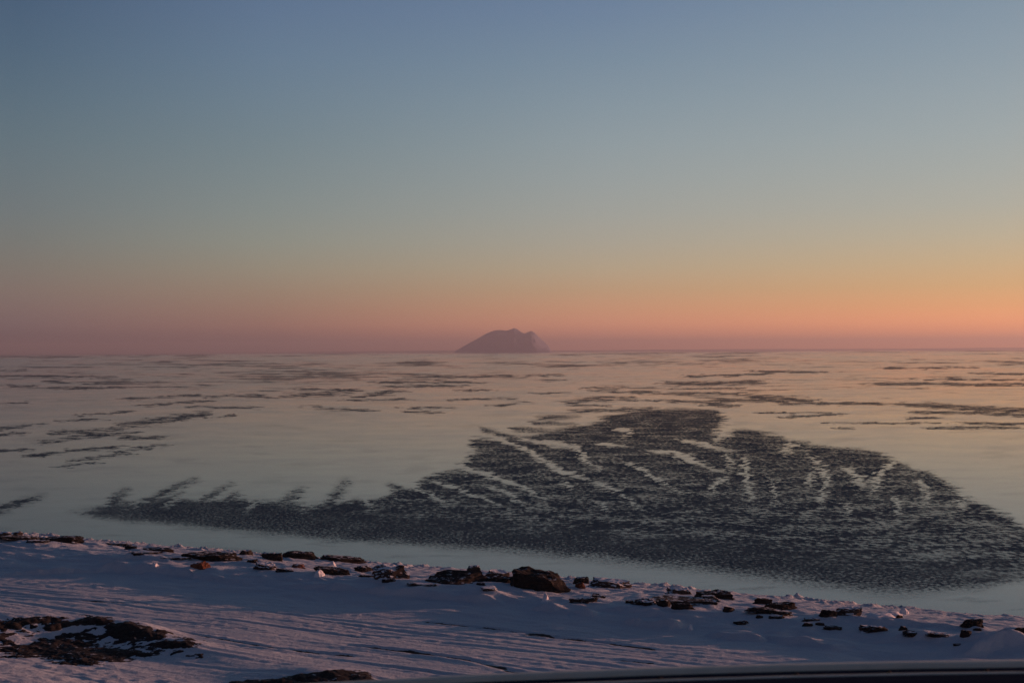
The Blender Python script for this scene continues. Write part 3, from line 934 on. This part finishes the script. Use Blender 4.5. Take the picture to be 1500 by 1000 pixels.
def rock_mesh(name, w, d, h, style, seed, sub=4):
    """a faceted stone: an ellipsoid cut by random planes, then roughened; base at z = -0.35 h"""
    rnd = random.Random(seed)
    bm = bmesh.new()
    bmesh.ops.create_icosphere(bm, subdivisions=sub, radius=1.0)
    V = np.array([v.co for v in bm.verts])
    planes = []
    if style in ('slab', 'flat', 'snowyslab'):
        planes.append((np.array([rnd.uniform(-.10, .10), rnd.uniform(-.16, .05), 1.0]), rnd.uniform(.5, .65)))
        n_side = 9
    elif style == 'block':
        planes.append((np.array([0.14, -0.10, 1.0]), 0.60))
        planes.append((np.array([-1.0, -0.15, 0.10]), 0.78))
        planes.append((np.array([-0.15, -1.0, 0.12]), 0.55))
        planes.append((np.array([0.72, -0.35, 0.75]), 0.66))
        planes.append((np.array([0.35, -1.0, -0.1]), 0.6))
        n_side = 4
    elif style == 'wedge':
        planes.append((np.array([0.12, -0.35, 1.0]), 0.42))
        planes.append((np.array([-0.40, -0.3, 1.0]), 0.48))
        n_side = 6
    else:
        planes.append((np.array([rnd.uniform(-.3, .3), rnd.uniform(-.4, .1), 1.0]), rnd.uniform(.68, .85)))
        n_side = 10
    for i in range(n_side):
        a = rnd.uniform(0, 2 * math.pi)
        planes.append((np.array([math.cos(a), math.sin(a), rnd.uniform(-.25, .55)]), rnd.uniform(.55, .88)))
    for n, c in planes:
        n = n / np.linalg.norm(n)
        over = np.maximum(V @ n - c, 0)
        V = V - over[:, None] * n
    # back to the full width
    V[:, 0] = (V[:, 0] - V[:, 0].min()) / np.ptp(V[:, 0]) * 2 - 1
    V[:, 1] = (V[:, 1] - V[:, 1].min()) / np.ptp(V[:, 1]) * 2 - 1
    zt = V[:, 2].max()
    V[:, 2] = np.where(V[:, 2] > 0, V[:, 2] / zt, V[:, 2] * 0.6)
    rough = 0.10 if style in ('flat',) else 0.075
    for v, co in zip(bm.verts, V):
        p = Vector((co[0] * w / 2, co[1] * d / 2, co[2] * h))
        q = Vector((co[0] * 1.6 + seed * 3.1, co[1] * 1.6, co[2] * 2.2))
        n1 = mnoise.fractal(q * 1.3, 0.8, 2.0, 5)
        n2 = mnoise.noise(q * 5.0)
        lay = math.sin(co[2] * 11 + seed + 2 * mnoise.noise(q)) * 0.03 * w if style in ('slab', 'snowyslab', 'wedge', 'block') else 0
        k = (n1 * rough + n2 * 0.03)
        dirn = Vector((co[0], co[1], 0))
        p += Vector((co[0] * w * k, co[1] * d * k, co[2] * h * k * 2.2)) + dirn * lay * (1 - abs(co[2])) * 0.8
        v.co = p
    me = bpy.data.meshes.new(name)
    bm.to_mesh(me)
    bm.free()
    for po in me.polygons:
        po.use_smooth = False
    return me


ROCK_MAT = {'slab': M_DARK, 'flat': M_ROCK, 'boulder': M_ROCK, 'wedge': M_DARK, 'block': M_DARK, 'snowy': M_SNOWY, 'snowyslab': M_SNOWY, 'red': M_RED}
for i, (r, p) in enumerate(zip(ROCKS, ROCK_P)):
    px, py, wp, hp, style, label = r
    sc_ = p[1] / F
    w = wp * sc_
    dep = w * {'slab': 0.42, 'flat': 0.40, 'snowyslab': 0.45, 'wedge': 0.45, 'block': 0.75}.get(style, 0.7)
    dep = min(dep, 1.3)
    h = max(hp * sc_ - dep * 0.17 * 0.6, 0.45 * hp * sc_) * {'flat': 0.85, 'slab': 0.75, 'snowyslab': 0.85, 'block': 0.80, 'wedge': 1.25}.get(style, 0.95) + 0.02
    me = rock_mesh('rock', w * 1.04, dep, h, style, 100 + i * 7, 4 if wp > 20 else 3)
    o = link('rock' if style in ('slab', 'flat', 'snowyslab', 'wedge', 'block') else 'boulder', me, ROCK_MAT[style])
    x, y = p[0], p[1] + dep * 0.3
    z0 = float(final_h(p[0], p[1])[0])
    o.location = (x, y, z0 + 0.0)
    o.rotation_euler = (0, math.radians(random.Random(i).uniform(-2, 5)), random.Random(i + 50).uniform(-0.25, 0.1))
    tag(o, label, 'rock', 'rocks along the snowy shore')


def lump_mesh(w, h, style, seed):
    bm = bmesh.new()
    bmesh.ops.create_icosphere(bm, subdivisions=4, radius=1.0)
    for v in bm.verts:
        c = v.co.copy()
        q = c * 1.4 + Vector((seed * 2.7, 0, 0))
        k = 1 + 0.28 * mnoise.fractal(q, 0.9, 2.0, 4) + 0.05 * mnoise.noise(q * 6)
        z = c.z
        tap = (1 - 0.55 * max(z, 0)) if style == 'tall' else 1.0
        v.co = Vector((c.x * w / 2 * k * tap, c.y * w / 2 * k * tap, (z * h if z > 0 else z * h * 0.5) * k))
    me = bpy.data.meshes.new('snow_lump')
    bm.to_mesh(me); bm.free()
    for po in me.polygons:
        po.use_smooth = True
    return me


for i, (r, p) in enumerate(zip(LUMPS, LUMP_P)):
    px, py, wp, hp, style, label = r
    sc_ = p[1] / F
    o = link('snow_lump', lump_mesh(wp * sc_, hp * sc_, style, 3 + i), M_LUMP)
    o.location = (p[0], p[1] + 0.1, float(final_h(p[0], p[1])[0]) - 0.01)
    tag(o, label, 'snow lump', 'lumps of snow and ice on the shore')


# ------------------------------------------------------------------ bare ground mounds, bottom left
def mound(name, polys, bbox, label, seed, broad=None):
    x0, x1, y0, y1 = bbox
    corners = [hit(a, b) for a, b in ((x0, y0), (x1, y0), (x0, y1), (x1, y1))]
    xs = [c[0] for c in corners]; ys_ = [c[1] for c in corners]
    gx = np.arange(min(xs) - 0.3, max(xs) + 0.3, 0.035)
    gy = np.arange(min(ys_) - 0.8, max(ys_) + 0.8, 0.035)
    X, Y = np.meshgrid(gx, gy)
    g = ground_h(X, Y)
    # where the eye meets each ground point, for reading the traced outlines
    d = np.stack([X, Y, g - CAMZ], -1) @ RN
    U = 750 + F * d[..., 0] / -d[..., 2]
    V = 500 - F * d[..., 1] / -d[..., 2]
    ju = 12 * fbm(X / 0.7, Y / 0.7, seed, 4, 0.7); jv = 5.0 * fbm(X / 0.5, Y / 0.5, seed + 5, 5, 0.7)
    m = np.full(X.shape, -1.0)
    for pl in polys:
        m = np.maximum(m, np.clip(poly_sd(U + ju, V + jv, pl, 2.0) / 12.0, -1, 1))
    if broad:
        sp = fbm(X / 0.55, Y / 0.42, seed + 21, 5, 0.65) * 1.5 - 0.22
        m = np.maximum(m, np.minimum(sp, np.clip(poly_sd(U + ju, V + jv, broad, 2.0) / 14.0, -1, 1)))
    rough = 0.05 * fbm(X / 0.28, Y / 0.28, seed + 9, 4, 0.7) + 0.07 * fbm(X / 0.9, Y / 0.9, seed + 11, 3)
    lift = 0.09 * m + 0.01 + rough - 0.25 * sstep(-0.3, -0.9, m)
    Z = g + lift
    kv = (m > -0.95)
    keep = kv[:-1, :-1] | kv[1:, :-1] | kv[:-1, 1:] | kv[1:, 1:]
    me = grid_mesh(name, np.stack([X, Y, Z], -1), keep)
    bm = bmesh.new(); bm.from_mesh(me)
    bmesh.ops.delete(bm, geom=[v for v in bm.verts if not v.link_faces], context='VERTS')
    bm.to_mesh(me); bm.free()
    o = link(name, me, M_EARTH)
    tag(o, label, 'mound')


mound('bare_mound', [
    [(-60, 925), (-40, 912), (0, 912), (40, 904), (70, 902), (85, 905), (70, 910), (40, 916), (10, 922), (-20, 926)],
    [(60, 920), (90, 910), (120, 906), (142, 904), (166, 909), (160, 914), (130, 915), (95, 918), (75, 924)],
    [(150, 918), (175, 912), (190, 911), (212, 917), (225, 923), (242, 926), (240, 933), (215, 938), (190, 938), (165, 932)],
    [(222, 942), (250, 937), (275, 936), (297, 942), (275, 947), (240, 948)],
    [(-60, 946), (0, 948), (50, 941), (110, 936), (145, 944), (120, 948), (180, 950), (245, 958), (200, 962), (160, 968), (118, 973), (95, 966), (50, 957), (0, 954), (-60, 958)],
    [(100, 930), (125, 926), (150, 930), (130, 936)], [(30, 932), (55, 926), (50, 934)], [(-60, 935), (0, 929), (25, 927), (0, 936)],
    [(272, 960), (292, 957), (294, 961)],
], (-60, 298, 900, 976), 'low mound of bare dark earth streaked with snow at the bottom left', 201,
      [(-70, 915), (0, 908), (70, 903), (140, 904), (190, 910), (240, 926), (298, 942), (250, 958), (200, 964), (118, 974), (50, 962), (-70, 960)])
mound('bare_mound', [
    [(300, 1012), (345, 998), (400, 995), (430, 988), (460, 984), (500, 982), (535, 984), (548, 990), (556, 1000), (560, 1014), (430, 1030), (320, 1025)],
], (300, 560, 980, 1028), 'smaller dark earth mound cut by the bottom edge, left of the vehicle roof', 231)


# ------------------------------------------------------------------ the vehicle whose roof fills the bottom edge
def build_vehicle():
    M_PAINT = mat_plain('dark_navy_paint', (0.022, 0.030, 0.046), 0.6, 0.0, 0.05, 30)
    M_SHEEN_MOULDING = mat_plain('pale_sheen_and_moulding', (0.62, 0.64, 0.54), 0.6, 0.3, 0, 12)  # reflected sky put into the edge bar's colour; the moulding shares it
    M_GLASS = mat_plain('dark_window', (0.01, 0.012, 0.015), 0.08, 0.5)
    M_TYRE = mat_plain('tyre_rubber', (0.02, 0.02, 0.02), 0.85, 0.2)
    M_RIM = mat_plain('wheel_rim', (0.35, 0.35, 0.36), 0.35, 0.5, 0, 20, 0.8)
    root = bpy.data.objects.new('parked_car', None)
    COL.objects.link(root)
    GZ0 = 7.86
    root.location = (0.6, 2.3, GZ0)
    tag(root, 'dark navy vehicle with a painted sky sheen along the roof edge crossing the bottom right corner', 'car')
    ox, oy, oz = root.location

    def edge_z(x):   # height of the far roof edge, traced along the frame's lower right
        u = np.array([-2.0, -1.3, -0.75, -0.46, -0.07, 0.29, 0.58, 0.83, 1.08, 1.6, 2.1, 2.4])
        zz = np.array([9.16, 9.235, 9.282, 9.298, 9.317, 9.329, 9.336, 9.340, 9.342, 9.335, 9.30, 9.25])
        return np.interp(x, u, zz) + 0.006

    def part(name, me, mat, parent=root):
        o = link(name, me, mat, parent)
        o.location = (-ox, -oy, -oz)
        return o
    xs = np.linspace(-1.6, 2.2, 120)
    ya, yb = 1.62, 3.0
    v = np.linspace(0, 1, 40)
    X, Vv = np.meshgrid(xs, v)
    Yr = ya + (yb - ya) * Vv
    Zr = edge_z(X) - 0.013 + 0.045 * (1 - (2 * Vv - 1) ** 2) * 0.5
    top = np.stack([X, Yr, Zr], -1)
    skirt0 = top[:1].copy(); skirt0[..., 2] -= 0.07; skirt0[..., 1] -= 0.02
    skirt1 = top[-1:].copy(); skirt1[..., 2] -= 0.07; skirt1[..., 1] += 0.02
    part('roof', grid_mesh('roof', np.concatenate([skirt0, top, skirt1])), M_PAINT)

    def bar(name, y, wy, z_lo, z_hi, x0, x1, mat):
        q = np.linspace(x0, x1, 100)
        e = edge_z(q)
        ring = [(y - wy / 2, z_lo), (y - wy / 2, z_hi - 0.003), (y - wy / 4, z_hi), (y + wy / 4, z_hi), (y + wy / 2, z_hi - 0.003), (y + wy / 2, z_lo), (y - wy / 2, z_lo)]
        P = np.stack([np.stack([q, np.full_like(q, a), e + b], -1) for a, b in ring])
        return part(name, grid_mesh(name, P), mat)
    bar('roof_edge_sheen', 2.99, 0.03, -0.035, 0.0, -1.55, 2.15, M_SHEEN_MOULDING)  # pale bar standing in for sky reflected on the curved roof edge
    bar('roof_moulding', 2.905, 0.012, -0.03, -0.0045, -1.2, 2.1, M_SHEEN_MOULDING)
    for xb in (0.30, 0.58, 0.77, 0.97):
        bm = bmesh.new()
        bmesh.ops.create_uvsphere(bm, u_segments=12, v_segments=8, radius=0.006)
        for w in bm.verts:
            w.co = Vector((w.co.x + xb, w.co.y + 2.925, w.co.z * 0.6 + float(edge_z(xb)) - 0.006))
        me = bpy.data.meshes.new('bolt'); bm.to_mesh(me); bm.free()
        part('bolt', me, M_TYRE)

    def prism(name, outline, y0, y1, mat, inset=0.0, bevel=0.05):
        bm = bmesh.new()
        cx = sum(p[0] for p in outline) / len(outline)
        a = [bm.verts.new((p[0], y0 + (inset if p[1] > 8.95 else 0), p[1])) for p in outline]
        b = [bm.verts.new((p[0], y1 - (inset if p[1] > 8.95 else 0), p[1])) for p in outline]
        bm.faces.new(a); bm.faces.new(list(reversed(b)))
        n = len(outline)
        for i in range(n):
            bm.faces.new((a[i], b[i], b[(i + 1) % n], a[(i + 1) % n]))
        bmesh.ops.recalc_face_normals(bm, faces=bm.faces[:])
        if bevel:
            bmesh.ops.bevel(bm, geom=bm.edges[:], offset=bevel, segments=3, affect='EDGES', profile=0.6)
        me = bpy.data.meshes.new(name); bm.to_mesh(me); bm.free()
        for po in me.polygons:
            po.use_smooth = True
        return part(name, me, mat)
    body = [(-2.25, 8.15), (-2.3, 8.6), (-2.15, 8.8), (2.35, 8.8), (3.15, 8.68), (3.35, 8.5), (3.38, 8.2), (3.2, 8.1), (-2.1, 8.1)]
    prism('body', body, 1.42, 3.18, M_PAINT)
    cabin = [(-2.0, 8.79), (-1.62, 9.20), (2.15, 9.22), (2.75, 8.79)]
    prism('cabin', cabin, 1.50, 3.10, M_PAINT, 0.10, 0.03)
    for y in (1.535, 3.055):
        for (a, b) in ((-1.5, -0.35), (-0.25, 0.95), (1.05, 2.1)):
            prism('window', [(a, 8.83), (a + 0.04, 9.16), (b - 0.02, 9.16), (b + 0.12, 8.83)], y - 0.03, y + 0.03, M_GLASS, 0, 0.01)
    for x in (-1.35, 2.35):
        for y in (1.5, 3.1):
            for nm, r0, wd, mat in (('tyre', 0.34, 0.22, M_TYRE), ('rim', 0.22, 0.24, M_RIM)):
                bm = bmesh.new()
                bmesh.ops.create_cone(bm, cap_ends=True, segments=40, radius1=r0, radius2=r0, depth=wd)
                bmesh.ops.bevel(bm, geom=[e for e in bm.edges if abs(e.verts[0].co.z - e.verts[1].co.z) < 1e-4], offset=0.03, segments=3, affect='EDGES')
                bmesh.ops.rotate(bm, verts=bm.verts, cent=(0, 0, 0), matrix=Matrix.Rotation(math.pi / 2, 3, 'X'))
                bmesh.ops.translate(bm, verts=bm.verts, vec=(x, y, GZ0 + 0.34))
                me = bpy.data.meshes.new(nm); bm.to_mesh(me); bm.free()
                if nm == 'tyre':
                    ty = part('wheel', me, mat)
                else:
                    r_ = link('rim', me, mat, ty)


build_vehicle()

# ------------------------------------------------------------------ the air
def build_haze():
    bm = bmesh.new()
    bmesh.ops.create_cube(bm, size=1.0)
    for v in bm.verts:
        v.co = Vector((v.co.x * 2 * HAZE_HALF, v.co.y * 2 * HAZE_HALF, -3.0 if v.co.z < 0 else HAZE_TOP))
    me = bpy.data.meshes.new('haze'); bm.to_mesh(me); bm.free()
    m = bpy.data.materials.new('thin_cold_haze')
    m.use_nodes = True
    t = m.node_tree
    t.nodes.clear()
    out = t.nodes.new('ShaderNodeOutputMaterial')
    vol = t.nodes.new('ShaderNodeVolumePrincipled')
    vol.inputs['Color'].default_value = (0.88, 0.88, 0.92, 1)
    vol.inputs['Density'].default_value = HAZE_DENSITY
    vol.inputs['Anisotropy'].default_value = 0.48
    t.links.new(vol.outputs[0], out.inputs['Volume'])
    o = link('haze', me, m)
    o['kind'] = 'stuff'


build_haze()
